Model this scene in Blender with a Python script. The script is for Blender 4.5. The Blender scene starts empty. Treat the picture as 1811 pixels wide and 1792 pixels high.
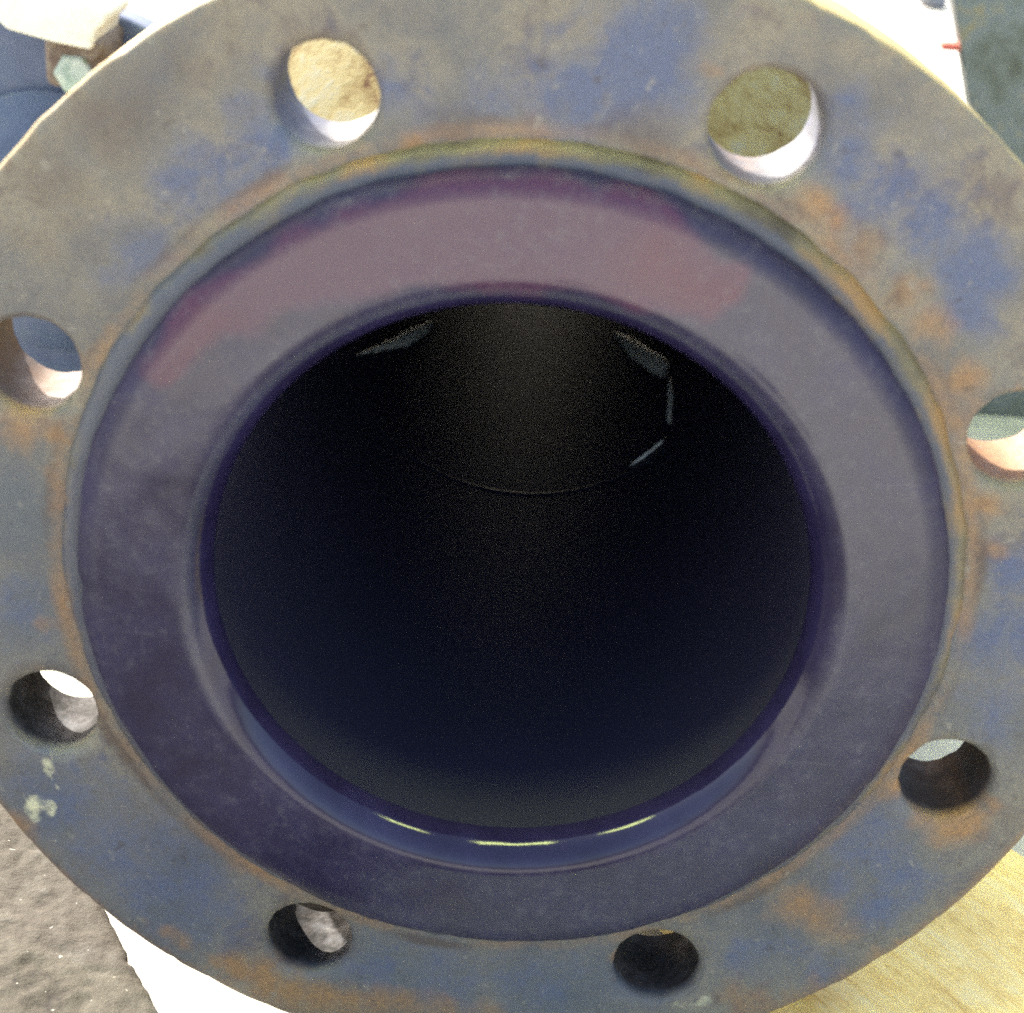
import bpy, bmesh, math, random
from mathutils import Vector, Matrix, noise
from mathutils.geometry import delaunay_2d_cdt

random.seed(7)
scene = bpy.context.scene
COL = scene.collection

# ------------------------------------------------------------------ camera
CAM_POS = Vector((0.000399, -0.352334, 0.337215))
FWD = Vector((-0.003481, 0.900130, -0.435607))
UP = Vector((-0.075068, 0.434145, 0.897710))
RIGHT = Vector((0.997172, 0.035826, 0.066060))
FPX, PW, PH = 3011.29, 1811.0, 1792.0
cam_data = bpy.data.cameras.new("camera")
cam = bpy.data.objects.new("camera", cam_data)
COL.objects.link(cam)
rot = Matrix((RIGHT, UP, -FWD)).transposed()
cam.matrix_world = Matrix.Translation(CAM_POS) @ rot.to_4x4()
cam_data.sensor_fit = 'HORIZONTAL'
cam_data.sensor_width = 36.0
cam_data.lens = 36.0 * FPX / PW
cam_data.clip_start = 0.005
cam_data.clip_end = 500.0
cam_data.dof.use_dof = True
cam_data.dof.focus_distance = 0.49
cam_data.dof.aperture_fstop = 15.0
scene.camera = cam

# ------------------------------------------------------------------ light
SUN_VEC = Vector((-0.50, 0.64, 0.60)).normalized()       # towards the sun: behind the flange, to the left
sun_el = math.asin(SUN_VEC.z)
world = bpy.data.worlds.new("World")
scene.world = world
world.use_nodes = True
wn = world.node_tree
bg = wn.nodes["Background"]
sky = wn.nodes.new("ShaderNodeTexSky")
sky.sky_type = 'NISHITA'
sky.sun_disc = False
sky.sun_elevation = sun_el
sky.sun_rotation = math.atan2(SUN_VEC.x, SUN_VEC.y)
sky.air_density = 1.0
sky.dust_density = 4.0
sky.ozone_density = 0.6
wn.links.new(sky.outputs[0], bg.inputs[0])
bg.inputs[1].default_value = 0.15
sd = bpy.data.lights.new("sun", 'SUN')
sd.energy = 4.0
sd.angle = math.radians(0.5)
sd.color = (1.0, 0.95, 0.86)
sun = bpy.data.objects.new("sun", sd)
sun.rotation_euler = SUN_VEC.to_track_quat('Z', 'Y').to_euler()
COL.objects.link(sun)
scene.view_settings.view_transform = 'Standard'
scene.view_settings.look = 'None'
scene.view_settings.gamma = 1.0
scene.view_settings.exposure = 1.95
scene.view_settings.use_curve_mapping = False
scene.cycles.max_bounces = 10
scene.cycles.use_denoising = False

# ------------------------------------------------------------------ helpers
AXZ = 0.1465                      # height of the pipe axis; the flange rests on the ground


def pix_to_plane(u, v, y=0.0):
    """A spot on the flange face (x, z relative to the axis) measured in the photograph."""
    d = FWD + RIGHT * ((u - PW / 2) / FPX) - UP * ((v - PH / 2) / FPX)
    s = (y - CAM_POS.y) / d.y
    p = CAM_POS + d * s
    return p.x, p.z - AXZ


def px_mm(px):
    return px * 0.40 / FPX


def link_mesh(name, verts, faces, mat, parent=None, smooth=True, merge=0.0, loc=None):
    me = bpy.data.meshes.new(name)
    me.from_pydata([tuple(v) for v in verts], [], faces)
    bm = bmesh.new()
    bm.from_mesh(me)
    if merge:
        bmesh.ops.remove_doubles(bm, verts=bm.verts, dist=merge)
    bmesh.ops.recalc_face_normals(bm, faces=bm.faces)
    bm.to_mesh(me)
    bm.free()
    if smooth:
        for p in me.polygons:
            p.use_smooth = True
    if mat:
        me.materials.append(mat)
    o = bpy.data.objects.new(name, me)
    COL.objects.link(o)
    if parent:
        o.parent = parent
    if loc:
        o.location = loc
    return o


def flip_if(o, probe_index, direction):
    pass


def sharp(o, deg=35):
    o.data.set_sharp_from_angle(angle=math.radians(deg))


def thing(name, label, cat, loc=(0, 0, 0), group=None):
    o = bpy.data.objects.new(name, None)
    o.empty_display_size = 0.05
    COL.objects.link(o)
    o.location = loc
    tag(o, label, cat, group)
    return o


def tag(o, label, cat, group=None):
    o["label"] = label
    o["category"] = cat
    if group:
        o["group"] = group


def lathe(profile, seg, wob=None):
    """profile: list of (r, y); axis along Y through the origin. wob(i_profile, angle) -> (dr, dy)."""
    vs, fs = [], []
    n = len(profile)
    for k in range(seg):
        a = 2 * math.pi * k / seg
        for i, (r, y) in enumerate(profile):
            dr, dy = wob(i, a) if wob else (0, 0)
            vs.append(((r + dr) * math.cos(a), y + dy, (r + dr) * math.sin(a)))
    for k in range(seg):
        k2 = (k + 1) % seg
        for i in range(n - 1):
            fs.append((k * n + i, k * n + i + 1, k2 * n + i + 1, k2 * n + i))
    return vs, fs


def box_verts(x0, x1, y0, y1, z0, z1):
    v = [(x0, y0, z0), (x1, y0, z0), (x1, y1, z0), (x0, y1, z0),
         (x0, y0, z1), (x1, y0, z1), (x1, y1, z1), (x0, y1, z1)]
    f = [(0, 3, 2, 1), (4, 5, 6, 7), (0, 1, 5, 4), (1, 2, 6, 5), (2, 3, 7, 6), (3, 0, 4, 7)]
    return v, f


def bevel_mesh(o, w, seg=2):
    bm = bmesh.new()
    bm.from_mesh(o.data)
    bmesh.ops.bevel(bm, geom=list(bm.edges), offset=w, segments=seg, affect='EDGES', profile=0.5)
    bm.to_mesh(o.data)
    bm.free()
    for p in o.data.polygons:
        p.use_smooth = True
    sharp(o, 40)


def sm(e0, e1, x):
    t = max(0.0, min(1.0, (x - e0) / (e1 - e0)))
    return t * t * (3 - 2 * t)


def fbm(p, oct=4):
    return noise.fractal(p, 1.0, 2.0, oct, noise_basis='PERLIN_ORIGINAL')


# ------------------------------------------------------------------ node helpers
class NT:
    def __init__(self, name):
        self.m = bpy.data.materials.new(name)
        self.m.use_nodes = True
        self.t = self.m.node_tree
        self.b = self.t.nodes["Principled BSDF"]
        self.tc = self.t.nodes.new("ShaderNodeTexCoord")

    def n(self, k, **kw):
        nd = self.t.nodes.new(k)
        for a, b in kw.items():
            setattr(nd, a, b)
        return nd

    def l(self, a, b):
        self.t.links.new(a, b)

    def noise(self, scale, detail=5, rough=0.6, dist=0.0, vec=None):
        nd = self.n("ShaderNodeTexNoise")
        nd.inputs["Scale"].default_value = scale
        nd.inputs["Detail"].default_value = detail
        nd.inputs["Roughness"].default_value = rough
        nd.inputs["Distortion"].default_value = dist
        self.l(vec or self.tc.outputs["Object"], nd.inputs["Vector"])
        return nd.outputs[0]

    def attr(self, name):
        nd = self.n("ShaderNodeAttribute", attribute_name=name)
        return nd.outputs["Fac"]

    def ramp(self, fac, stops, interp='LINEAR'):
        nd = self.n("ShaderNodeValToRGB")
        nd.color_ramp.interpolation = interp
        els = nd.color_ramp.elements
        while len(els) < len(stops):
            els.new(0.5)
        for e, (p, c) in zip(els, stops):
            e.position = p
            e.color = (*c, 1) if not isinstance(c, float) else (c, c, c, 1)
        self.l(fac, nd.inputs[0])
        return nd.outputs[0]

    def math(self, op, a, b=None, c=None, clamp=False):
        nd = self.n("ShaderNodeMath", operation=op, use_clamp=clamp)
        for i, x in enumerate((a, b, c)):
            if x is None:
                continue
            if isinstance(x, (int, float)):
                nd.inputs[i].default_value = x
            else:
                self.l(x, nd.inputs[i])
        return nd.outputs[0]

    def mix(self, fac, a, b, mode='MIX'):
        nd = self.n("ShaderNodeMix", data_type='RGBA', blend_type=mode)
        for s, x in ((nd.inputs[0], fac), (nd.inputs[6], a), (nd.inputs[7], b)):
            if isinstance(x, (int, float)):
                s.default_value = x
            elif isinstance(x, tuple):
                s.default_value = (*x, 1)
            else:
                self.l(x, s)
        return nd.outputs[2]

    def bump(self, h, strength, dist):
        nd = self.n("ShaderNodeBump")
        nd.inputs["Strength"].default_value = strength
        nd.inputs["Distance"].default_value = dist
        self.l(h, nd.inputs["Height"])
        self.l(nd.outputs[0], self.b.inputs["Normal"])

    def set(self, **kw):
        for k, v in kw.items():
            s = self.b.inputs[k.replace("_", " ")]
            if isinstance(v, (int, float)):
                s.default_value = v
            elif isinstance(v, tuple):
                s.default_value = (*v, 1)
            else:
                self.l(v, s)
        return self.m


def mat_rusty_flange():
    t = NT("rusty_flange_steel")
    big = t.noise(28, 4, 0.55, 0.4)
    mid = t.noise(130, 7, 0.72, 0.3)
    fine = t.noise(620, 5, 0.7)
    base = t.ramp(t.math('ADD', t.math('MULTIPLY', big, 0.6), t.math('MULTIPLY', mid, 0.4)),
                  [(0.36, (0.105, 0.095, 0.098)), (0.46, (0.160, 0.137, 0.118)), (0.54, (0.215, 0.176, 0.132)), (0.62, (0.145, 0.11, 0.092))])
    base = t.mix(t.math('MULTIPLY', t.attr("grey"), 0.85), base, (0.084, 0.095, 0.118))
    # remains of blue paint, broken up by the scale noise
    pm = t.math('ADD', t.attr("paint"), t.math('MULTIPLY', t.math('SUBTRACT', mid, 0.5), 1.7))
    pm = t.math('ADD', pm, t.math('MULTIPLY', t.math('SUBTRACT', fine, 0.5), 0.2))
    pm = t.ramp(pm, [(0.12, 0.0), (0.78, 0.88)])
    blue = t.mix(fine, (0.066, 0.082, 0.158), (0.094, 0.112, 0.192))
    col = t.mix(pm, base, blue)
    # orange rust
    rm = t.math('ADD', t.attr("rust"), t.math('MULTIPLY', t.math('SUBTRACT', mid, 0.5), 1.2))
    rm = t.ramp(rm, [(0.2, 0.0), (1.0, 0.9)])
    rcol = t.mix(fine, (0.225, 0.10, 0.038), (0.36, 0.20, 0.085))
    col = t.mix(rm, col, rcol)
    dm = t.math('ADD', t.attr("dark"), t.math('MULTIPLY', t.math('SUBTRACT', mid, 0.5), 0.9))
    dm = t.ramp(dm, [(0.30, 0.0), (0.85, 0.75)])
    col = t.mix(dm, col, (0.088, 0.058, 0.046))
    pit = t.noise(300, 3, 0.55, 0.5)
    col = t.mix(t.ramp(pit, [(0.62, 0.0), (0.72, 0.4)]), col, (0.060, 0.040, 0.032))
    col = t.mix(t.ramp(pit, [(0.28, 0.45), (0.36, 0.0)]), col, (0.30, 0.26, 0.21))
    oil_shade = t.math('MULTIPLY', t.attr("oil_shade"), t.ramp(mid, [(0.36, 0.55), (0.55, 1.0)]))
    col = t.mix(oil_shade, col, (0.009, 0.008, 0.007))
    pk = t.ramp(t.math('ADD', t.attr("pale"), t.math('MULTIPLY', t.math('SUBTRACT', mid, 0.5), 1.0)), [(0.36, 0.0), (0.6, 0.95)])
    col = t.mix(pk, col, (0.62, 0.56, 0.36))
    col = t.mix(t.ramp(fine, [(0.36, 0.3), (0.50, 0.0)]), col, (0.09, 0.075, 0.07))
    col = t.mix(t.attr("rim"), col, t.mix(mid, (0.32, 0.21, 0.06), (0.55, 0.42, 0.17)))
    t.bump(t.math('ADD', t.math('MULTIPLY', mid, 0.7), t.math('MULTIPLY', fine, 0.3)), 0.5, 0.0008)
    return t.set(Base_Color=col, Roughness=t.math('SUBTRACT', t.ramp(mid, [(0.3, 0.5), (0.7, 0.75)]), t.math('MULTIPLY', t.attr("oil_shade"), -0.2)), Metallic=0.0)


def mat_noisy(name, stops, scale, rough, bump_s=0.4, bump_d=0.0005, spec=0.5, fine=5.0):
    t = NT(name)
    a = t.noise(scale, 6, 0.62, 0.3)
    b = t.noise(scale * fine, 5, 0.7)
    f = t.math('ADD', t.math('MULTIPLY', a, 0.7), t.math('MULTIPLY', b, 0.3))
    t.bump(f, bump_s, bump_d)
    t.b.inputs["Specular IOR Level"].default_value = spec
    return t.set(Base_Color=t.ramp(f, stops), Roughness=rough)


M = {}
M['flange'] = mat_rusty_flange()
def mat_seat():
    t = NT("seat_ring")
    n1 = t.noise(120, 6, 0.65, 0.3)
    n2 = t.noise(36, 4, 0.6, 0.2)
    base = t.mix(n1, (0.045, 0.045, 0.068), (0.095, 0.095, 0.118))
    gm = t.ramp(t.math('ADD', t.attr("grime"), t.math('MULTIPLY', t.math('SUBTRACT', n1, 0.5), 1.4)), [(0.25, 0.0), (0.75, 1.0)])
    col = t.mix(gm, base, t.ramp(n2, [(0.36, (0.05, 0.035, 0.022)), (0.5, (0.13, 0.10, 0.055)), (0.62, (0.22, 0.12, 0.045))]))
    t.bump(n1, 0.5, 0.0008)
    return t.set(Base_Color=col, Roughness=0.5)


M['seat'] = mat_seat()
M['pipe'] = mat_noisy("pipe_primer", [(0.36, (0.06, 0.028, 0.012)), (0.42, (0.14, 0.100, 0.045)), (0.54, (0.20, 0.165, 0.088)), (0.66, (0.19, 0.18, 0.145))], 75, 0.85, 0.6, 0.0012, 0.1)
M['blue'] = mat_noisy("blue_paint", [(0.35, (0.05, 0.07, 0.13)), (0.55, (0.075, 0.10, 0.18)), (0.7, (0.10, 0.12, 0.17))], 30, 0.5, 0.2, 0.0005)
M['white'] = mat_noisy("white_lug_paint", [(0.4, (0.74, 0.71, 0.58)), (0.6, (0.86, 0.84, 0.74))], 60, 0.6)
M['bolt'] = mat_noisy("bolt_steel", [(0.4, (0.10, 0.06, 0.04)), (0.6, (0.18, 0.14, 0.10))], 200, 0.6)
M['nut'] = mat_noisy("nut_zinc", [(0.4, (0.25, 0.34, 0.28)), (0.6, (0.5, 0.55, 0.48))], 200, 0.4)
M['plate'] = mat_noisy("plate_weathered", [(0.38, (0.085, 0.09, 0.07)), (0.46, (0.125, 0.135, 0.12)), (0.55, (0.155, 0.17, 0.175)), (0.62, (0.22, 0.19, 0.12))], 30, 0.6, 0.3, 0.001)
M['red'] = mat_noisy("red_paint", [(0.4, (0.5, 0.09, 0.06)), (0.6, (0.6, 0.14, 0.10))], 200, 0.5)
def mat_glare():
    t = NT("painted_glare")
    n1 = t.noise(160, 6, 0.7)
    cov = t.ramp(t.math('ADD', t.attr("cover"), t.math('MULTIPLY', t.math('SUBTRACT', n1, 0.5), 1.3)), [(0.05, 0.0), (0.35, 1.0)])
    col = t.mix(cov, (0.03, 0.03, 0.045), t.mix(n1, (0.80, 0.75, 0.62), (0.92, 0.90, 0.80)))
    t.b.inputs["Specular IOR Level"].default_value = 1.0
    return t.set(Base_Color=col, Roughness=0.5)


M['glare'] = mat_glare()
M['stone'] = mat_noisy("pebble_stone", [(0.4, (0.12, 0.12, 0.14)), (0.6, (0.2, 0.2, 0.23))], 200, 0.8)


def mat_lining():
    t = NT("black_rubber_lining")
    st = t.math('ADD', t.attr("pink_reflection"), t.math('MULTIPLY', t.math('SUBTRACT', t.noise(70, 5, 0.65), 0.5), 0.5))
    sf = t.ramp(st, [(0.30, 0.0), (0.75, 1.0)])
    n1 = t.noise(55, 6, 0.65, 0.3)
    n2 = t.noise(300, 6, 0.75)
    base = t.mix(t.ramp(n1, [(0.30, 0.0), (0.70, 1.0)]), (0.014, 0.010, 0.032), (0.024, 0.019, 0.058))
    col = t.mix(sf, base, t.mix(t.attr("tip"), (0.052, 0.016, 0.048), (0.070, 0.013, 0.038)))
    dust = t.math('MULTIPLY', t.ramp(n2, [(0.50, 0.0), (0.72, 0.5)]), t.ramp(n1, [(0.40, 0.2), (0.62, 1.0)]))
    lip = t.attr("lip")
    col = t.mix(t.math('MULTIPLY', dust, t.math('SUBTRACT', 1.0, lip)), col, (0.11, 0.10, 0.115))
    for rz, sc in ((0.5, 0.30), (-0.9, 0.25), (1.3, 0.22)):        # handling scratches
        mp = t.n("ShaderNodeMapping")
        mp.inputs["Rotation"].default_value = (0, rz, 0)
        mp.inputs["Scale"].default_value = (4.0, 1.0, 150.0)
        t.l(t.tc.outputs["Object"], mp.inputs[0])
        ns = t.noise(9, 3, 0.5, 0.15, mp.outputs[0])
        col = t.mix(t.math('MULTIPLY', t.ramp(ns, [(0.70, 0.0), (0.76, sc)]), t.math('SUBTRACT', 1.0, lip)), col, (0.15, 0.13, 0.15))
    t.bump(t.math('ADD', t.math('MULTIPLY', n1, 0.6), t.math('MULTIPLY', n2, 0.4)), 0.22, 0.0003)
    rough = t.math('ADD', t.math('MULTIPLY', t.math('SUBTRACT', 1.0, lip), t.ramp(n1, [(0.3, 0.18), (0.7, 0.32)])), t.math('MULTIPLY', lip, 0.07))
    t.l(t.math('SUBTRACT', t.math('SUBTRACT', 0.75, t.math('MULTIPLY', lip, 0.40)), t.math('MULTIPLY', t.attr("edge"), 0.45)), t.b.inputs["Specular IOR Level"])
    rough = t.math('ADD', rough, t.math('MULTIPLY', t.attr("edge"), 0.35))
    return t.set(Base_Color=col, Roughness=rough)


M['lining'] = mat_lining()


def mat_bore():
    t = NT("black_bore_lining")
    n1 = t.noise(40, 4, 0.6)
    t.bump(t.noise(500, 3, 0.5), 0.06, 0.0002)
    t.b.inputs["Specular IOR Level"].default_value = 0.32
    return t.set(Base_Color=t.mix(n1, (0.024, 0.024, 0.038), (0.032, 0.028, 0.052)), Roughness=0.42)


M['bore'] = mat_bore()


def mat_ground():
    t = NT("pale_concrete")
    a = t.noise(3.0, 6, 0.6)
    b = t.noise(60, 6, 0.7)
    f = t.math('ADD', t.math('MULTIPLY', a, 0.5), t.math('MULTIPLY', b, 0.5))
    t.bump(b, 0.5, 0.002)
    return t.set(Base_Color=t.ramp(f, [(0.35, (0.36, 0.34, 0.30)), (0.6, (0.52, 0.50, 0.45))]), Roughness=0.85)


def mat_slab():
    t = NT("shade_toned_slab")
    a = t.noise(35, 6, 0.65, 0.4)
    b = t.noise(260, 6, 0.7)
    f = t.math('ADD', t.math('MULTIPLY', a, 0.55), t.math('MULTIPLY', b, 0.45))
    col = t.ramp(f, [(0.36, (0.018, 0.013, 0.010)), (0.45, (0.044, 0.036, 0.027)), (0.55, (0.064, 0.055, 0.043)), (0.66, (0.095, 0.088, 0.078))])
    g = t.noise(420, 2, 0.5)
    col = t.mix(t.ramp(g, [(0.72, 0.0), (0.78, 1.0)]), col, (0.3, 0.29, 0.26))
    t.bump(b, 0.6, 0.0015)
    return t.set(Base_Color=col, Roughness=0.9)


def mat_wood():
    t = NT("pale_timber")
    mp = t.n("ShaderNodeMapping")
    mp.inputs["Scale"].default_value = (1.0, 9.0, 4.0)
    t.l(t.tc.outputs["Object"], mp.inputs[0])
    a = t.noise(26, 7, 0.68, 0.6, mp.outputs[0])
    b = t.noise(130, 6, 0.75, 0.3, mp.outputs[0])
    d = t.noise(150, 5, 0.7)
    f = t.math('ADD', t.math('MULTIPLY', a, 0.45), t.math('ADD', t.math('MULTIPLY', b, 0.3), t.math('MULTIPLY', d, 0.25)))
    col = t.ramp(f, [(0.33, (0.24, 0.13, 0.04)), (0.40, (0.72, 0.47, 0.15)), (0.49, (0.95, 0.68, 0.25)), (0.62, (0.98, 0.80, 0.42))])
    t.bump(f, 0.6, 0.0012)
    return t.set(Base_Color=col, Roughness=0.75)


M['ground'] = mat_ground()
M['slab'] = mat_slab()
M['wood'] = mat_wood()

# ------------------------------------------------------------------ ground
gv, gf = [], []
NG = 60
for j in range(NG + 1):
    for i in range(NG + 1):
        gv.append((-30 + 60 * i / NG, -30 + 60 * j / NG, 0.0))
for j in range(NG):
    for i in range(NG):
        gf.append((j * (NG + 1) + i, j * (NG + 1) + i + 1, (j + 1) * (NG + 1) + i + 1, (j + 1) * (NG + 1) + i))
ground = link_mesh("ground", gv, gf, M['ground'])
ground["kind"] = "structure"

# ------------------------------------------------------------------ the lined pipe
PCD_R, OUT_R, THK = 0.120, 0.1465, 0.027
HOLE_R = 0.0113
hole_ang = [math.radians(22.5 + 45 * k) for k in range(8)]
hole_r = [HOLE_R] * 8
hole_r[1] = 0.0122          # upper right hole is worn wider
hole_c = [(PCD_R * math.cos(a), PCD_R * math.sin(a)) for a in hole_ang]


def flange_mesh(Ro, Ri, thk, holes, spacing, rough, nseg_out, chip):
    """holes: list of (cx, cz, r). Front at y=0, back at y=thk, axis along Y."""
    ch = 0.0014
    def circ(cx, cz, r, n):
        return [Vector((cx + r * math.cos(2 * math.pi * k / n), cz + r * math.sin(2 * math.pi * k / n))) for k in range(n)]
    HN = 56
    loops = [circ(0, 0, Ro - ch, nseg_out), circ(0, 0, Ri, 160)] + [circ(c[0], c[1], c[2] + ch * 1.2, HN) for c in holes]
    pts, edges = [], []
    for lp in loops:
        b0 = len(pts)
        pts += lp
        edges += [(b0 + k, b0 + (k + 1) % len(lp)) for k in range(len(lp))]
    n = int(Ro / spacing) + 2
    for j in range(-n, n + 1):
        for i in range(-n, n + 1):
            x = (i + 0.5 * (j & 1)) * spacing + random.uniform(-.2, .2) * spacing
            z = j * spacing * 0.866 + random.uniform(-.2, .2) * spacing
            rr = math.hypot(x, z)
            if rr > Ro - ch - spacing * .6 or rr < Ri + spacing * .6:
                continue
            if any(math.hypot(x - c[0], z - c[1]) < c[2] + ch * 1.2 + spacing * .6 for c in holes):
                continue
            pts.append(Vector((x, z)))
    vs, es, fs, *_ = delaunay_2d_cdt(pts, edges, [], 0, 1e-7)
    verts, faces = [], []
    for v in vs:
        x, z = v
        rr = math.hypot(x, z)
        e = min(Ro - ch - rr, rr - Ri)
        for c in holes:
            e = min(e, math.hypot(x - c[0], z - c[1]) - c[2] - ch * 1.2)
        w = sm(0, 0.003, e)
        dy = w * rough * (fbm(Vector((x * 60, z * 60, 3.1))) + 0.6 * fbm(Vector((x * 230, z * 230, 8.0))))
        verts.append((x, dy, z))
    keep = []
    for f in fs:
        cx = sum(vs[i][0] for i in f) / len(f)
        cz = sum(vs[i][1] for i in f) / len(f)
        rr = math.hypot(cx, cz)
        if rr > Ro or rr < Ri or any(math.hypot(cx - c[0], cz - c[1]) < c[2] + ch * 1.0 for c in holes):
            continue
        keep.append(tuple(f))
    faces += keep
    b0 = len(verts)
    verts += [(v[0], thk, v[1]) for v in vs]                       # back
    faces += [tuple(i + b0 for i in reversed(f)) for f in keep]

    def band(cx, cz, prof, nn, wob=None):
        nonlocal verts, faces
        b = len(verts)
        m = len(prof)
        for k in range(nn):
            a = 2 * math.pi * k / nn
            for i, (r, y) in enumerate(prof):
                d = wob(a, y, i) if wob and 0 < i < m - 1 else 0.0
                verts.append((cx + (r + d) * math.cos(a), y, cz + (r + d) * math.sin(a)))
        for k in range(nn):
            k2 = (k + 1) % nn
            for i in range(m - 1):
                faces.append((b + k * m + i, b + k * m + i + 1, b + k2 * m + i + 1, b + k2 * m + i))
    def rimw(a, y, i):
        q = Vector((Ro * math.cos(a) * 120, y * 120, Ro * math.sin(a) * 120))
        v = chip * fbm(q)
        nick = noise.noise(Vector((math.cos(a) * 26, math.sin(a) * 26, 2.0)))
        return v - (chip * 1.2 * sm(0.42, 0.6, nick) if i < 3 else 0)
    band(0, 0, [(Ro - ch, 0), (Ro - ch * .4, ch * .35), (Ro, ch), (Ro, thk * .35), (Ro, thk * .65), (Ro, thk - ch), (Ro - ch, thk)], nseg_out, rimw)
    for h, c in enumerate(holes):
        def hw(a, y, i, h=h):
            return 0.00035 * fbm(Vector((math.cos(a) * 3 + h * 5, math.sin(a) * 3, y * 130)))
        band(c[0], c[1], [(c[2] + ch * 1.2, 0), (c[2] + ch * .45, ch * .4), (c[2], ch * 1.3)] +
             [(c[2], ch * 1.3 + (thk - 2.3 * ch) * k / 8) for k in range(1, 8)] + [(c[2], thk - ch), (c[2] + ch, thk)], HN, hw)
    band(0, 0, [(Ri, 0), (Ri, thk)], 160)
    return verts, faces


pipe = thing("flanged_pipe", "large rusty eight-hole flange of a black-lined pipe, blue paint worn off its face", "pipe", (0, 0, AXZ))
fv, ff = flange_mesh(OUT_R, 0.102, THK, [(c[0], c[1], r) for c, r in zip(hole_c, hole_r)], 0.0022, 0.00022, 420, 0.00028)
flange = link_mesh("flange", fv, ff, M['flange'], pipe, merge=2e-6)
sharp(flange, 38)

# hand-placed wear: each entry is (u, v, radius px, strength) read off the photograph, laid on the flange face
PAINT = [(1130, 110, 95, 1), (1010, 165, 75, .9), (1180, 60, 60, .8), (1060, 60, 50, .5), (470, 250, 60, .8), (420, 310, 75, .6), (690, 150, 40, .7),
         (340, 330, 60, .7), (480, 130, 30, .6), (250, 430, 60, .5), (200, 470, 40, .4), (1490, 190, 40, .7), (1500, 280, 70, .65), (1570, 350, 90, .7), (1650, 400, 70, .8),
         (1730, 470, 65, 1), (1715, 545, 50, .9), (1740, 580, 40, .6), (100, 1400, 120, .42), (220, 1500, 140, .45), (330, 1580, 130, .45), (260, 1560, 60, .6), (130, 1440, 50, .55),
         (680, 1720, 70, .4), (800, 1740, 110, .4), (950, 1745, 110, .35), (1540, 1490, 85, .6), (1600, 1560, 55, .6), (1555, 1605, 45, .8), (1410, 1690, 40, .5),
         (1470, 1720, 50, .5), (1480, 1560, 50, .5), (1795, 1000, 55, .9), (1780, 1120, 90, .65), (1760, 1250, 70, .5), (40, 1080, 70, .4), (1330, 1690, 50, .5), (880, 170, 60, .5), (760, 190, 60, .35)]
RUST = [(1440, 372, 36, 1), (1475, 400, 24, .8), (1745, 885, 28, 1), (1765, 960, 20, .9), (1740, 790, 20, .6), (50, 745, 55, .8), (108, 770, 26, .9), (95, 850, 18, .8), (130, 640, 26, .6),
        (75, 1100, 18, .6), (80, 1180, 16, .5), (1690, 1455, 48, 1.1), (1640, 1445, 30, .8), (1590, 1400, 30, 1), (1565, 1425, 22, .7), (1750, 1420, 20, .8), (1410, 1608, 50, 1), (1460, 1625, 45, .8), (1500, 1650, 40, .45),
        (330, 1672, 22, .7), (420, 1712, 38, 1.1), (520, 1748, 44, 1.1), (620, 1762, 44, 1), (720, 1785, 40, .9), (380, 1700, 25, .9), (1085, 1690, 20, 1), (1320, 1765, 55, .65), (1400, 1770, 40, .6), (15, 1455, 34, .9), (60, 1510, 24, .6),
        (470, 1730, 46, 1.1), (570, 1757, 46, 1.0), (670, 1775, 46, .95), (770, 1795, 46, .9), (860, 1800, 40, .8), (300, 1655, 20, .7), (250, 1630, 16, .5), (1650, 590, 38, .85), (1690, 670, 38, .9), (1705, 740, 34, .9), (1600, 520, 32, .8), (1530, 440, 30, .75), (1550, 1690, 26, .65), (1650, 1630, 26, .6), (1750, 1560, 26, .6), (1455, 1745, 30, .7), (1715, 860, 16, .7), (720, 265, 24, 1.2), (1268, 125, 18, .7), (1640, 515, 22, .7), (1600, 1665, 22, .6), (1700, 1600, 22, .6), (1500, 1725, 30, .7), (1805, 690, 12, .8), (960, 225, 40, .4), (300, 1405, 22, .6), (420, 1530, 30, .6)]
DARK = [(200, 200, 110, .62), (90, 330, 100, .55), (320, 110, 90, .5), (400, 60, 70, .4), (60, 430, 80, .4), (620, 40, 60, .3), (800, 225, 60, .6), (1130, 240, 70, .7), (1540, 430, 40, .6), (1580, 520, 40, .6), (1640, 470, 30, .4), (1380, 1520, 30, .8), (1600, 130, 60, .3), (240, 1290, 40, .6), (520, 1600, 40, .5)]
PALE = [(85, 1360, 26, .75), (100, 1385, 12, .6), (62, 1398, 10, .6), (45, 1425, 26, .7), (80, 1425, 14, .8), (1200, 1775, 40, .4), (1240, 1770, 30, .45)]
GREY = [(40, 900, 120, .9), (40, 1080, 130, .8), (30, 500, 60, .2), (1770, 1100, 150, .6), (1760, 650, 80, .2), (300, 1600, 170, .8), (700, 1720, 160, .8), (1000, 1730, 150, .8), (1350, 1680, 150, .6), (1600, 1540, 170, .7), (100, 1420, 120, .8), (1730, 1300, 150, .6), (830, 60, 90, .3), (620, 60, 60, .2)]


def blob_layers(o, layers, extra=None):
    me = o.data
    for nm, blobs in layers.items():
        bl = [(*pix_to_plane(u, v), px_mm(r), s) if r > 1 else (u, v, r, s) for u, v, r, s in blobs]
        at = me.attributes.new(nm, 'FLOAT', 'POINT')
        vals = []
        for v in me.vertices:
            x, y, z = v.co
            wx = x + 0.0035 * fbm(Vector((x * 70, z * 70, 1.7)), 3)
            wz = z + 0.0035 * fbm(Vector((x * 70, z * 70, 9.3)), 3)
            a = 0.0
            for bx, bz, br, s in bl:
                d2 = ((wx - bx) ** 2 + (wz - bz) ** 2) / (br * br)
                if d2 < 6:
                    a = max(a, s * math.exp(-0.8 * d2))
            if extra:
                a = max(a, extra(nm, x, y, z))
            vals.append(a)
        at.data.foreach_set("value", vals)


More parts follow.
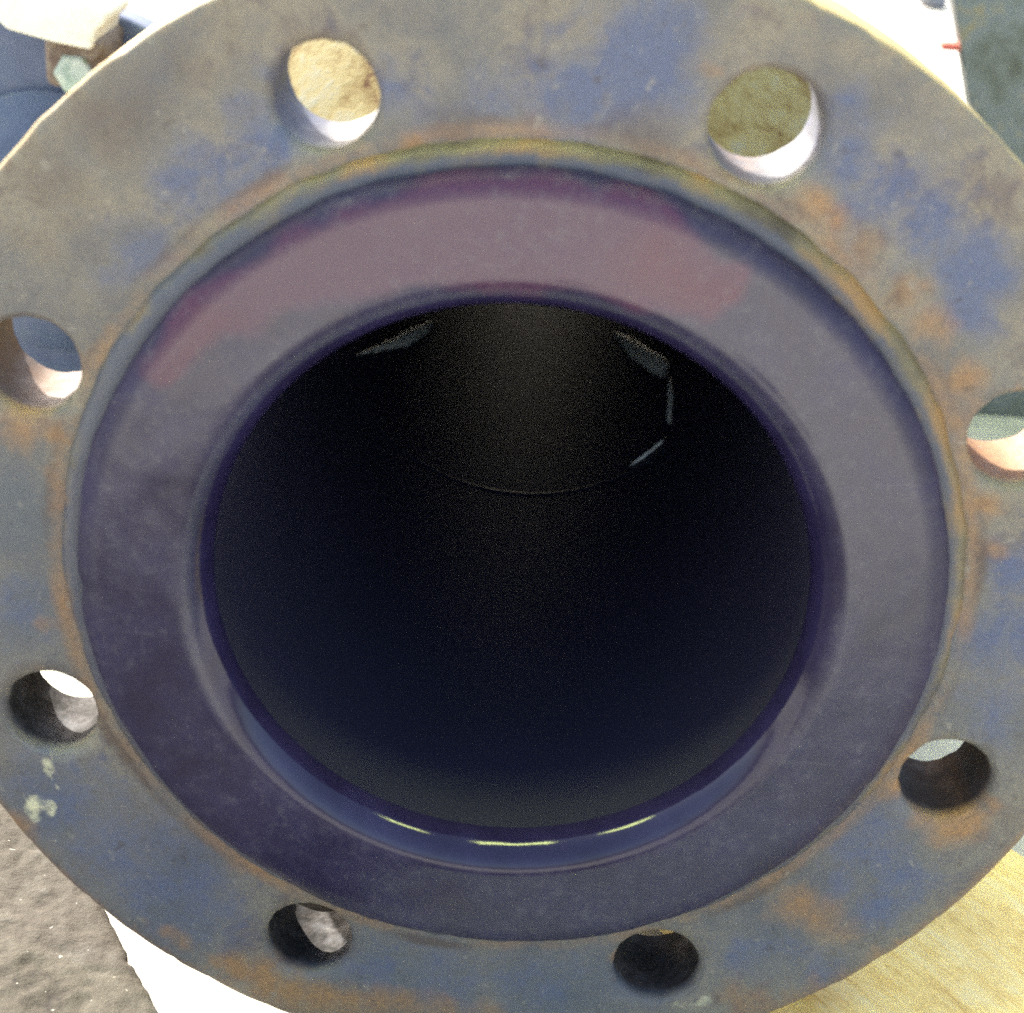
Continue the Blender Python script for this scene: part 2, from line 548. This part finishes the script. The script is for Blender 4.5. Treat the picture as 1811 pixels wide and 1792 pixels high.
def flange_extra(nm, x, y, z):
    r = math.hypot(x, z)
    a = math.atan2(z, x)
    n1 = noise.noise(Vector((math.cos(a) * 6, math.sin(a) * 6, r * 60)))
    if nm == "rust":
        rr = 0.72 * (1 - sm(0.0, 0.0045, abs(r - 0.1072))) * (0.65 + 0.9 * n1)
        rim = 0.75 * sm(0.1425, 0.146, r) * (0.4 if y < 0.003 and z > 0 else 0.75)
        hole = 0.0
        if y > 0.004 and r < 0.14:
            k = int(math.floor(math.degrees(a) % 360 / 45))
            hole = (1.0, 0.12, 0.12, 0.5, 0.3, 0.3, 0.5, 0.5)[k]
        return max(rr, rim, hole)
    if nm == "oil_shade" and y > 0.0025 and r < 0.14:
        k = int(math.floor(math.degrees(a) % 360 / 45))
        return (0.0, 0.0, 0.0, 0.35, 1.0, 1.0, 0.95, 0.75)[k]  # lower hole walls: oily film, plus shade put into the near-black colour
    if nm == "dark":
        return 0.85 * (1 - sm(0.0, 0.003, abs(r - 0.1092))) * (0.5 + 1.2 * noise.noise(Vector((math.cos(a) * 4 + 3, math.sin(a) * 4, 0))))
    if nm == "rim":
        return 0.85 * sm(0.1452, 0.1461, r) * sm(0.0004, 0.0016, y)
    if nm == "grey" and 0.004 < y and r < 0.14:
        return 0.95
    return 0.0


blob_layers(flange, {"paint": PAINT, "rust": RUST, "dark": DARK, "pale": PALE, "grey": GREY, "rim": [], "oil_shade": []}, flange_extra)

# seat ring under the lining flare
def seat_w(i, a):
    return ((0.0007 * fbm(Vector((math.cos(a) * 11, math.sin(a) * 11, i * .3))) if i < 6 else 0), 0.0004 * fbm(Vector((math.cos(a) * 17, math.sin(a) * 17, i * .4 + 5))) if 0 < i < 5 else 0)
sv, sf = lathe([(0.1058, 0.0006), (0.1054, -0.0005), (0.1048, -0.0018), (0.1036, -0.0029), (0.1018, -0.0034), (0.0980, -0.0035), (0.0960, -0.0010)], 360, seat_w)
seat = link_mesh("raised_seat", sv, sf, M['seat'], flange)
at = seat.data.attributes.new("grime", 'FLOAT', 'POINT')
gvals = []
for v in seat.data.vertices:
    ra = math.hypot(v.co.x, v.co.z)
    ang = math.atan2(v.co.z, v.co.x)
    side = 0.35 + 0.65 * max(0.0, math.cos(ang - math.radians(55)))
    gvals.append(side * (0.25 + 0.75 * sm(0.1015, 0.1045, ra)))
at.data.foreach_set("value", gvals)

# rubber lining: flared face, rounded lip, bore
prof = [(0.1003, -0.0030), (0.1006, -0.0052), (0.1001, -0.0074), (0.0988, -0.0088), (0.0970, -0.0094), (0.0945, -0.0095)]
prof += [(0.0945 - (0.0945 - 0.0788) * k / 10, -0.0095) for k in range(1, 11)]
for k in range(1, 25):
    a = math.pi / 2 * k / 24
    prof.append((0.0788 - 0.0090 * math.sin(a), -0.0095 + 0.0095 * (1 - math.cos(a))))


def lin_w(i, a):
    q = Vector((math.cos(a) * 5, math.sin(a) * 5, 0.3))
    dr = 0.0
    if i <= 5:
        dr = (0.0007 * fbm(q) + 0.0003 * fbm(q * 5)) * (1 - i / 6)
        da = (a - math.radians(183.0) + math.pi) % (2 * math.pi) - math.pi
        dr -= 0.0014 * math.exp(-(da / 0.025) ** 2) * (1 - i / 6)
    if i > 16:
        w = min(1.0, (i - 16) / 8) * min(1.0, (len(prof) - 1 - i) / 4)
        dr += w * 0.00004 * fbm(Vector((math.cos(a) * 9, math.sin(a) * 9, i * 0.25 + 7)), 4)
    dy = 0.00025 * fbm(Vector((math.cos(a) * 3, math.sin(a) * 3, i * 0.12))) if i < 16 else 0.0
    return dr, dy


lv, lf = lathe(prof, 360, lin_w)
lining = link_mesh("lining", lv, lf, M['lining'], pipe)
PINK_REFLECTION = []
for k in range(46):                      # a pinkish reflection, painted as a faint crescent on the upper lining face
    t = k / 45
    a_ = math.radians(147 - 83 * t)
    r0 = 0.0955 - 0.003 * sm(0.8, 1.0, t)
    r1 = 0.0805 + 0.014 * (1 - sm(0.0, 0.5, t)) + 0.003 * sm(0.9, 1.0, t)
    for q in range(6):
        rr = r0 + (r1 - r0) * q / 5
        PINK_REFLECTION.append((rr * math.cos(a_), rr * math.sin(a_), 0.0042, 1.0))
TIP = [(0.0870 * math.cos(math.radians(q)), 0.0870 * math.sin(math.radians(q)), 0.006, 0.9) for q in (62, 66, 70, 74)]
TIP += [(0.0910 * math.cos(math.radians(q)), 0.0910 * math.sin(math.radians(q)), 0.005, 0.6) for q in (138, 142, 146)]
blob_layers(lining, {"pink_reflection": PINK_REFLECTION, "tip": TIP})
at = lining.data.attributes.new("lip", 'FLOAT', 'POINT')
at.data.foreach_set("value", [1.0 - sm(0.0726 + 0.003 * sm(0.1, 0.8, -v.co.z / 0.075), 0.0755 + 0.003 * sm(0.1, 0.8, -v.co.z / 0.075), math.hypot(v.co.x, v.co.z)) for v in lining.data.vertices])

at = lining.data.attributes.new("edge", 'FLOAT', 'POINT')
at.data.foreach_set("value", [sm(0.0945, 0.0985, math.hypot(v.co.x, v.co.z)) for v in lining.data.vertices])

BORE_R, BORE_L = 0.0698, 1.40
bprof = [(BORE_R, -0.0001)] + [(BORE_R, BORE_L * k / 40) for k in range(1, 41)]
bv, bf = lathe(bprof, 240)
bore = link_mesh("bore", bv, bf, M['bore'], pipe)

# pipe wall and the weld neck behind the flange
pv, pf = lathe([(0.0925, THK - 0.0002), (0.0905, THK + 0.004), (0.0865, THK + 0.010), (0.0845, THK + 0.018)] +
               [(0.084 + 0.043 * sm(0.0, 0.085, k * 0.02) - 0.040 * sm(0.24, 0.32, k * 0.02), THK + 0.022 + k * 0.02) for k in range(66)] + [(0.087, BORE_L + 0.004), (BORE_R + 0.0006, BORE_L + 0.004), (BORE_R + 0.0006, 0.02)], 160,
               lambda i, a: (0.0004 * fbm(Vector((math.cos(a) * 4, math.sin(a) * 4, i * .5))) if 3 < i < 42 else 0, 0))
body = link_mesh("pipe_wall", pv, pf, M['pipe'], pipe)
# reflections in the lining, modelled as pale residue films inside the bore
def glare(poly, name, thick=0.001):
    """poly: [(theta deg, y)] outline on the bore wall; built as a thin shell."""
    for _ in range(2):                       # round the outline off
        nw = []
        for k in range(len(poly)):
            a, b = poly[k], poly[(k + 1) % len(poly)]
            nw.append((a[0] * .75 + b[0] * .25, a[1] * .75 + b[1] * .25))
            nw.append((a[0] * .25 + b[0] * .75, a[1] * .25 + b[1] * .75))
        poly = nw
    poly = [(t + 0.25 * noise.noise(Vector((t, y * 300, 0))), y + 0.0012 * noise.noise(Vector((t * .7, y * 200, 5)))) for t, y in poly]
    n = len(poly)
    ct = sum(p[0] for p in poly) / n
    cy = sum(p[1] for p in poly) / n
    rings = [1.0, 0.75, 0.45, 0.2]
    out = []
    for s in rings:
        th = {1.0: 0.00004, 0.75: thick * 0.65, 0.45: thick * 0.92, 0.2: thick}[s]
        for k, (t0, y0) in enumerate(poly):
            t = math.radians(ct + (t0 - ct) * s)
            y = cy + (y0 - cy) * s
            r = BORE_R - th
            out.append((r * math.cos(t), y, r * math.sin(t)))
    out.append(((BORE_R - thick) * math.cos(math.radians(ct)), cy, (BORE_R - thick) * math.sin(math.radians(ct))))
    fc = []
    for s in range(len(rings) - 1):
        for k in range(n):
            fc.append((s * n + k, s * n + (k + 1) % n, (s + 1) * n + (k + 1) % n, (s + 1) * n + k))
    c = len(out) - 1
    for k in range(n):
        fc.append(((len(rings) - 1) * n + k, (len(rings) - 1) * n + (k + 1) % n, c))
    o = link_mesh("glare", out, fc, M['glare'], bore)
    at = o.data.attributes.new("cover", 'FLOAT', 'POINT')
    at.data.foreach_set("value", [(0.0, 0.45, 0.8, 1.0)[min(k // n, 3)] for k in range(len(o.data.vertices))])
    return o


# moulding seam round the bore
qv, qf = lathe([(BORE_R + 0.0002, 0.1955), (BORE_R - 0.00012, 0.1960), (BORE_R - 0.0002, 0.1970), (BORE_R - 0.00012, 0.1980), (BORE_R + 0.0002, 0.1985)], 200)
link_mesh("seam", qv, qf, M['bore'], bore)
glare([(-155, .2147), (-150, .238), (-145.6, .2566), (-139, .286), (-134.4, .3052), (-129, .325), (-125.5, .3362), (-126, .322), (-127.5, .3131), (-132.5, .2869), (-138, .2705), (-142.4, .2559), (-149, .234)], "glare", 0.0034)
glare([(-61, .352), (-55, .337), (-50, .3213), (-44, .297), (-38.5, .2746), (-38.7, .2628), (-41.4, .2571), (-47, .2785), (-55, .3117)], "glare", 0.0026)
glare([(-38.5, .262), (-37.9, .24), (-38.7, .2286), (-40.2, .2106), (-42.6, .2161), (-40.8, .23), (-40.2, .247)], "glare")
glare([(-42.5, .2065), (-45, .2062), (-47.5, .2045), (-53.8, .203), (-58, .2005), (-53, .2005), (-47, .202), (-43, .2035)], "glare")

# ------------------------------------------------------------------ rough slab, ground shade put into its dark colour (lower left)
def rough_slab():
    # local frame: x runs along the slab's right edge direction, built as a displaced grid
    e0, e1 = Vector((-0.1039, 0.0222)), Vector((-0.0828, -0.0121))
    d = (e1 - e0).normalized()                 # edge direction towards the viewer
    nrm = Vector((d.y, -d.x))                  # to the left of the edge
    if nrm.x > 0:
        nrm = -nrm
    z1 = 0.018
    L0, L1, Wd = -0.15, 0.30, 0.28
    nu, nv = 330, 210
    vs, fs = [], []
    for j in range(nv + 1):
        for i in range(nu + 1):
            a = L0 + (L1 - L0) * i / nu
            b = Wd * j / nv
            ed = 0.0006 * fbm(Vector((a * 160, 0.4, 1.0))) + 0.0006 * noise.noise(Vector((a * 40, 3.0, 1.0)))
            ed += 0.0016 * math.exp(-((a - 0.016) / 0.0016) ** 2)
            bb = b + ed * (1 - sm(0, 0.006, b))
            p = e0 + d * a + nrm * bb
            h = 0.0012 * fbm(Vector((p.x * 45, p.y * 45, 4)), 4) + 0.0006 * fbm(Vector((p.x * 190, p.y * 190, 1)), 4)
            h -= 0.0006 * sm(0.2, 0.6, noise.noise(Vector((p.x * 120, p.y * 260, 6))))
            z = z1 + h - 0.002 * (1 - sm(0, 0.0022, b)) - 0.002 * sm(Wd - .003, Wd, b)
            vs.append((p.x, p.y, z))
    W1 = nu + 1
    for j in range(nv):
        for i in range(nu):
            fs.append((j * W1 + i, j * W1 + i + 1, (j + 1) * W1 + i + 1, (j + 1) * W1 + i))
    border = [i for i in range(W1)] + [j * W1 + nu for j in range(1, nv + 1)] + [nv * W1 + i for i in range(nu - 1, -1, -1)] + [j * W1 for j in range(nv - 1, 0, -1)]
    b0 = len(vs)
    for i in border:
        vs.append((vs[i][0], vs[i][1], 0.0005))
    m = len(border)
    for k in range(m):
        fs.append((border[k], b0 + k, b0 + (k + 1) % m, border[(k + 1) % m]))
    fs.append(tuple(b0 + k for k in range(m)))
    o = link_mesh("rough_slab", vs, fs, M['slab'])
    sharp(o, 60)
    tag(o, "rough stone slab coloured dark brown in place of ground shade, under the lower left of the flange", "slab")
    return o


slab = rough_slab()

# dark chock added to darken the view through the lower left bolt hole
M['blocker'] = mat_noisy("blocker_black", [(0.4, (0.018, 0.017, 0.016)), (0.6, (0.035, 0.033, 0.03))], 150, 0.7)
v_, f_ = box_verts(-0.075, -0.018, 0.046, 0.088, 0.0005, 0.016)
ck = link_mesh("view_blocker", v_, f_, M['blocker'], smooth=False)
bevel_mesh(ck, 0.003, 3)
tag(ck, "added dark chock on the ground behind the flange's bottom left bolt hole", "blocker")

# ------------------------------------------------------------------ timber plank (lower right)
def plank():
    e0, e1 = Vector((0.0891, 0.0114)), Vector((0.0909, 0.0068))
    far = Vector((0.1614, 0.0798))
    d = Vector((0.62, -0.78)).normalized()
    nrm = Vector((-d.y, d.x))
    if nrm.x < 0:
        nrm = -nrm
    wdt = (far - e0).dot(nrm) + 0.009
    root = e0
    L0, L1 = -0.20, 0.13
    nu, nv = 180, 44
    vs, fs = [], []
    zt = 0.018
    for j in range(nv + 1):
        for i in range(nu + 1):
            a = L0 + (L1 - L0) * i / nu
            b = wdt * j / nv
            h = 0.0005 * fbm(Vector((a * 25, b * 260, 2)), 4) + 0.0003 * fbm(Vector((a * 120, b * 500, 5)), 3)
            e = min(b, wdt - b)
            z = zt + h - 0.0025 * (1 - sm(0, 0.0025, e)) ** 2
            w = 0.0004 * fbm(Vector((a * 60, j * 1.0, 0))) if j in (0, nv) else 0
            vs.append((a, b + w, z))
    W1 = nu + 1
    for j in range(nv):
        for i in range(nu):
            fs.append((j * W1 + i, j * W1 + i + 1, (j + 1) * W1 + i + 1, (j + 1) * W1 + i))
    border = [i for i in range(W1)] + [j * W1 + nu for j in range(1, nv + 1)] + [nv * W1 + i for i in range(nu - 1, -1, -1)] + [j * W1 for j in range(nv - 1, 0, -1)]
    b0 = len(vs)
    for i in border:
        vs.append((vs[i][0], vs[i][1], 0.0005))
    m = len(border)
    for k in range(m):
        fs.append((border[k], b0 + k, b0 + (k + 1) % m, border[(k + 1) % m]))
    fs.append(tuple(b0 + k for k in range(m)))
    o = link_mesh("timber_plank", vs, fs, M['wood'])
    o.matrix_world = Matrix(((d.x, nrm.x, 0, root.x), (d.y, nrm.y, 0, root.y), (0, 0, 1, 0), (0, 0, 0, 1)))
    sharp(o, 60)
    tag(o, "pale yellow rough-sawn timber plank under the lower right of the flange", "plank")


plank()

# ------------------------------------------------------------------ smaller blue flanged pipe behind, upper left
NB = Vector((-0.220, 0.40, 0.100))
nb = thing("flanged_pipe", "smaller dark blue painted flanged pipe standing behind the rusty flange, upper left", "pipe", NB)
nbh = [(0.078 * math.cos(math.radians(45 + 90 * k)), 0.078 * math.sin(math.radians(45 + 90 * k)), 0.009) for k in range(4)]
v_, f_ = flange_mesh(0.100, 0.050, 0.020, nbh, 0.006, 0.0002, 160, 0.0002)
o_ = link_mesh("flange", v_, f_, M['blue'], nb, merge=2e-6)
sharp(o_, 38)
v_, f_ = lathe([(0.050, -0.002), (0.050, 0.30), (0.057, 0.30), (0.057, 0.020), (0.057, 0.019)], 96)
link_mesh("pipe_wall", v_, f_, M['blue'], nb)
v_, f_ = lathe([(0.0, -0.004), (0.0600, -0.004), (0.0612, -0.0025), (0.0612, 0.004), (0.0, 0.004)], 64)
link_mesh("end_disc", v_, f_, M['blue'], nb, merge=1e-6)
# white lug on its face
lx = NB
v_ = []
outline = [(-0.262, 0.222), (-0.232, 0.212), (-0.2275, 0.1975), (-0.224, 0.1945), (-0.205, 0.1905), (-0.1895, 0.1885), (-0.1875, 0.1965), (-0.1835, 0.1995), (-0.1825, 0.2030), (-0.186, 0.2065), (-0.200, 0.210), (-0.222, 0.226)]
for yy in (0.356, 0.3995):
    for (x, z) in outline:
        v_.append((x - NB.x, yy - NB.y, z - NB.z))
n_ = len(outline)
f_ = [tuple(range(n_)), tuple(range(2 * n_ - 1, n_ - 1, -1))] + [(k, k + n_, (k + 1) % n_ + n_, (k + 1) % n_) for k in range(n_)]
lug = link_mesh("lug", v_, f_, M['white'], nb, smooth=False)
bevel_mesh(lug, 0.0015, 3)
# bolt and nut below the lug
v_, f_ = lathe([(0.0, -0.040), (0.0042, -0.040), (0.0048, -0.038), (0.0048, 0.0), (0.0, 0.0)], 24)
bo = link_mesh("bolt", v_, f_, M['bolt'], nb, merge=1e-6, loc=(0.0285, 0.0, 0.088))
sharp(bo)
v_, f_ = lathe([(0.0, -0.012), (0.0075, -0.012), (0.0088, -0.0105), (0.0088, -0.001), (0.0075, 0.0), (0.0, 0.0)], 6)
nu_ = link_mesh("nut", v_, f_, M['nut'], nb, smooth=False, merge=1e-6, loc=(0.021, -0.026, 0.0765))
v_, f_ = box_verts(0.008, 0.034, -0.036, -0.001, 0.070, 0.091)
br = link_mesh("bracket", v_, f_, M['bolt'], nb, smooth=False)
bevel_mesh(br, 0.004, 3)

# ------------------------------------------------------------------ weathered plate, upper right
pl = thing("steel_plate", "weathered grey-green steel plate with rust spots behind the flange, upper right", "plate", (0.45, 0.5, 0))
ol = [(0.190, 0.0), (0.70, 0.0), (0.72, 0.36), (0.145, 0.36), (0.1915, 0.213), (0.2095, 0.160), (0.212, 0.11), (0.198, 0.05)]
v_ = [(x - 0.45, yy, z) for yy in (0.0, 0.014) for (x, z) in ol]
n_ = len(ol)
f_ = [tuple(range(n_)), tuple(range(2 * n_ - 1, n_ - 1, -1))] + [(k, k + n_, (k + 1) % n_ + n_, (k + 1) % n_) for k in range(n_)]
sp = link_mesh("plate_body", v_, f_, M['plate'], pl, smooth=False)
bevel_mesh(sp, 0.0018, 2)
v_, f_ = box_verts(-0.2595, -0.246, 0.002, 0.011, 0.1885, 0.1920)
rc = link_mesh("red_clip", v_, f_, M['red'], pl, smooth=False)
bevel_mesh(rc, 0.001, 2)

# grey pebble on the bright ground
bm = bmesh.new()
bmesh.ops.create_icosphere(bm, subdivisions=3, radius=0.02)
for v in bm.verts:
    v.co *= 1 + 0.25 * noise.noise(v.co * 60)
    v.co.z *= 0.6
me = bpy.data.meshes.new("pebble")
bm.to_mesh(me)
bm.free()
for p in me.polygons:
    p.use_smooth = True
me.materials.append(M['stone'])
pb = bpy.data.objects.new("pebble", me)
COL.objects.link(pb)
pb.location = (0.475, 1.88, 0.011)
tag(pb, "small grey pebble on the bright ground beside the steel plate", "pebble")

# ------------------------------------------------------------------ strip lamps overhead (mirrored as yellow dashes in the bore lip)
def lamp_mats():
    t = NT("lamp_diffuser")
    t.b.inputs["Emission Color"].default_value = (0.86, 1.0, 0.34, 1)
    t.b.inputs["Emission Strength"].default_value = 9.0
    e = t.set(Base_Color=(0.8, 0.8, 0.7), Roughness=0.5)
    return e


M['lampglow'] = lamp_mats()
M['lamphouse'] = mat_noisy("lamp_housing", [(0.4, (0.5, 0.5, 0.5)), (0.6, (0.6, 0.6, 0.6))], 20, 0.5)
for x0, x1, lab in ((0.92, 1.50, "overhead strip lamp mirrored as the left yellow dash in the bore lip"),
                    (-0.80, 0.17, "overhead strip lamp mirrored as the middle yellow dash in the bore lip"),
                    (-2.65, -1.60, "overhead strip lamp mirrored as the right yellow dash in the bore lip")):
    lp = thing("strip_lamp", lab, "lamp", ((x0 + x1) / 2, -0.45, 2.55), "strip lamps overhead")
    h = (x1 - x0) / 2
    v_, f_ = box_verts(-h, h, -0.13, 0.13, 0.0, 0.03)
    bevel_mesh(link_mesh("diffuser", v_, f_, M['lampglow'], lp, smooth=False), 0.006, 2)
    v_, f_ = box_verts(-h - 0.02, h + 0.02, -0.15, 0.15, 0.032, 0.08)
    bevel_mesh(link_mesh("housing", v_, f_, M['lamphouse'], lp, smooth=False), 0.006, 2)
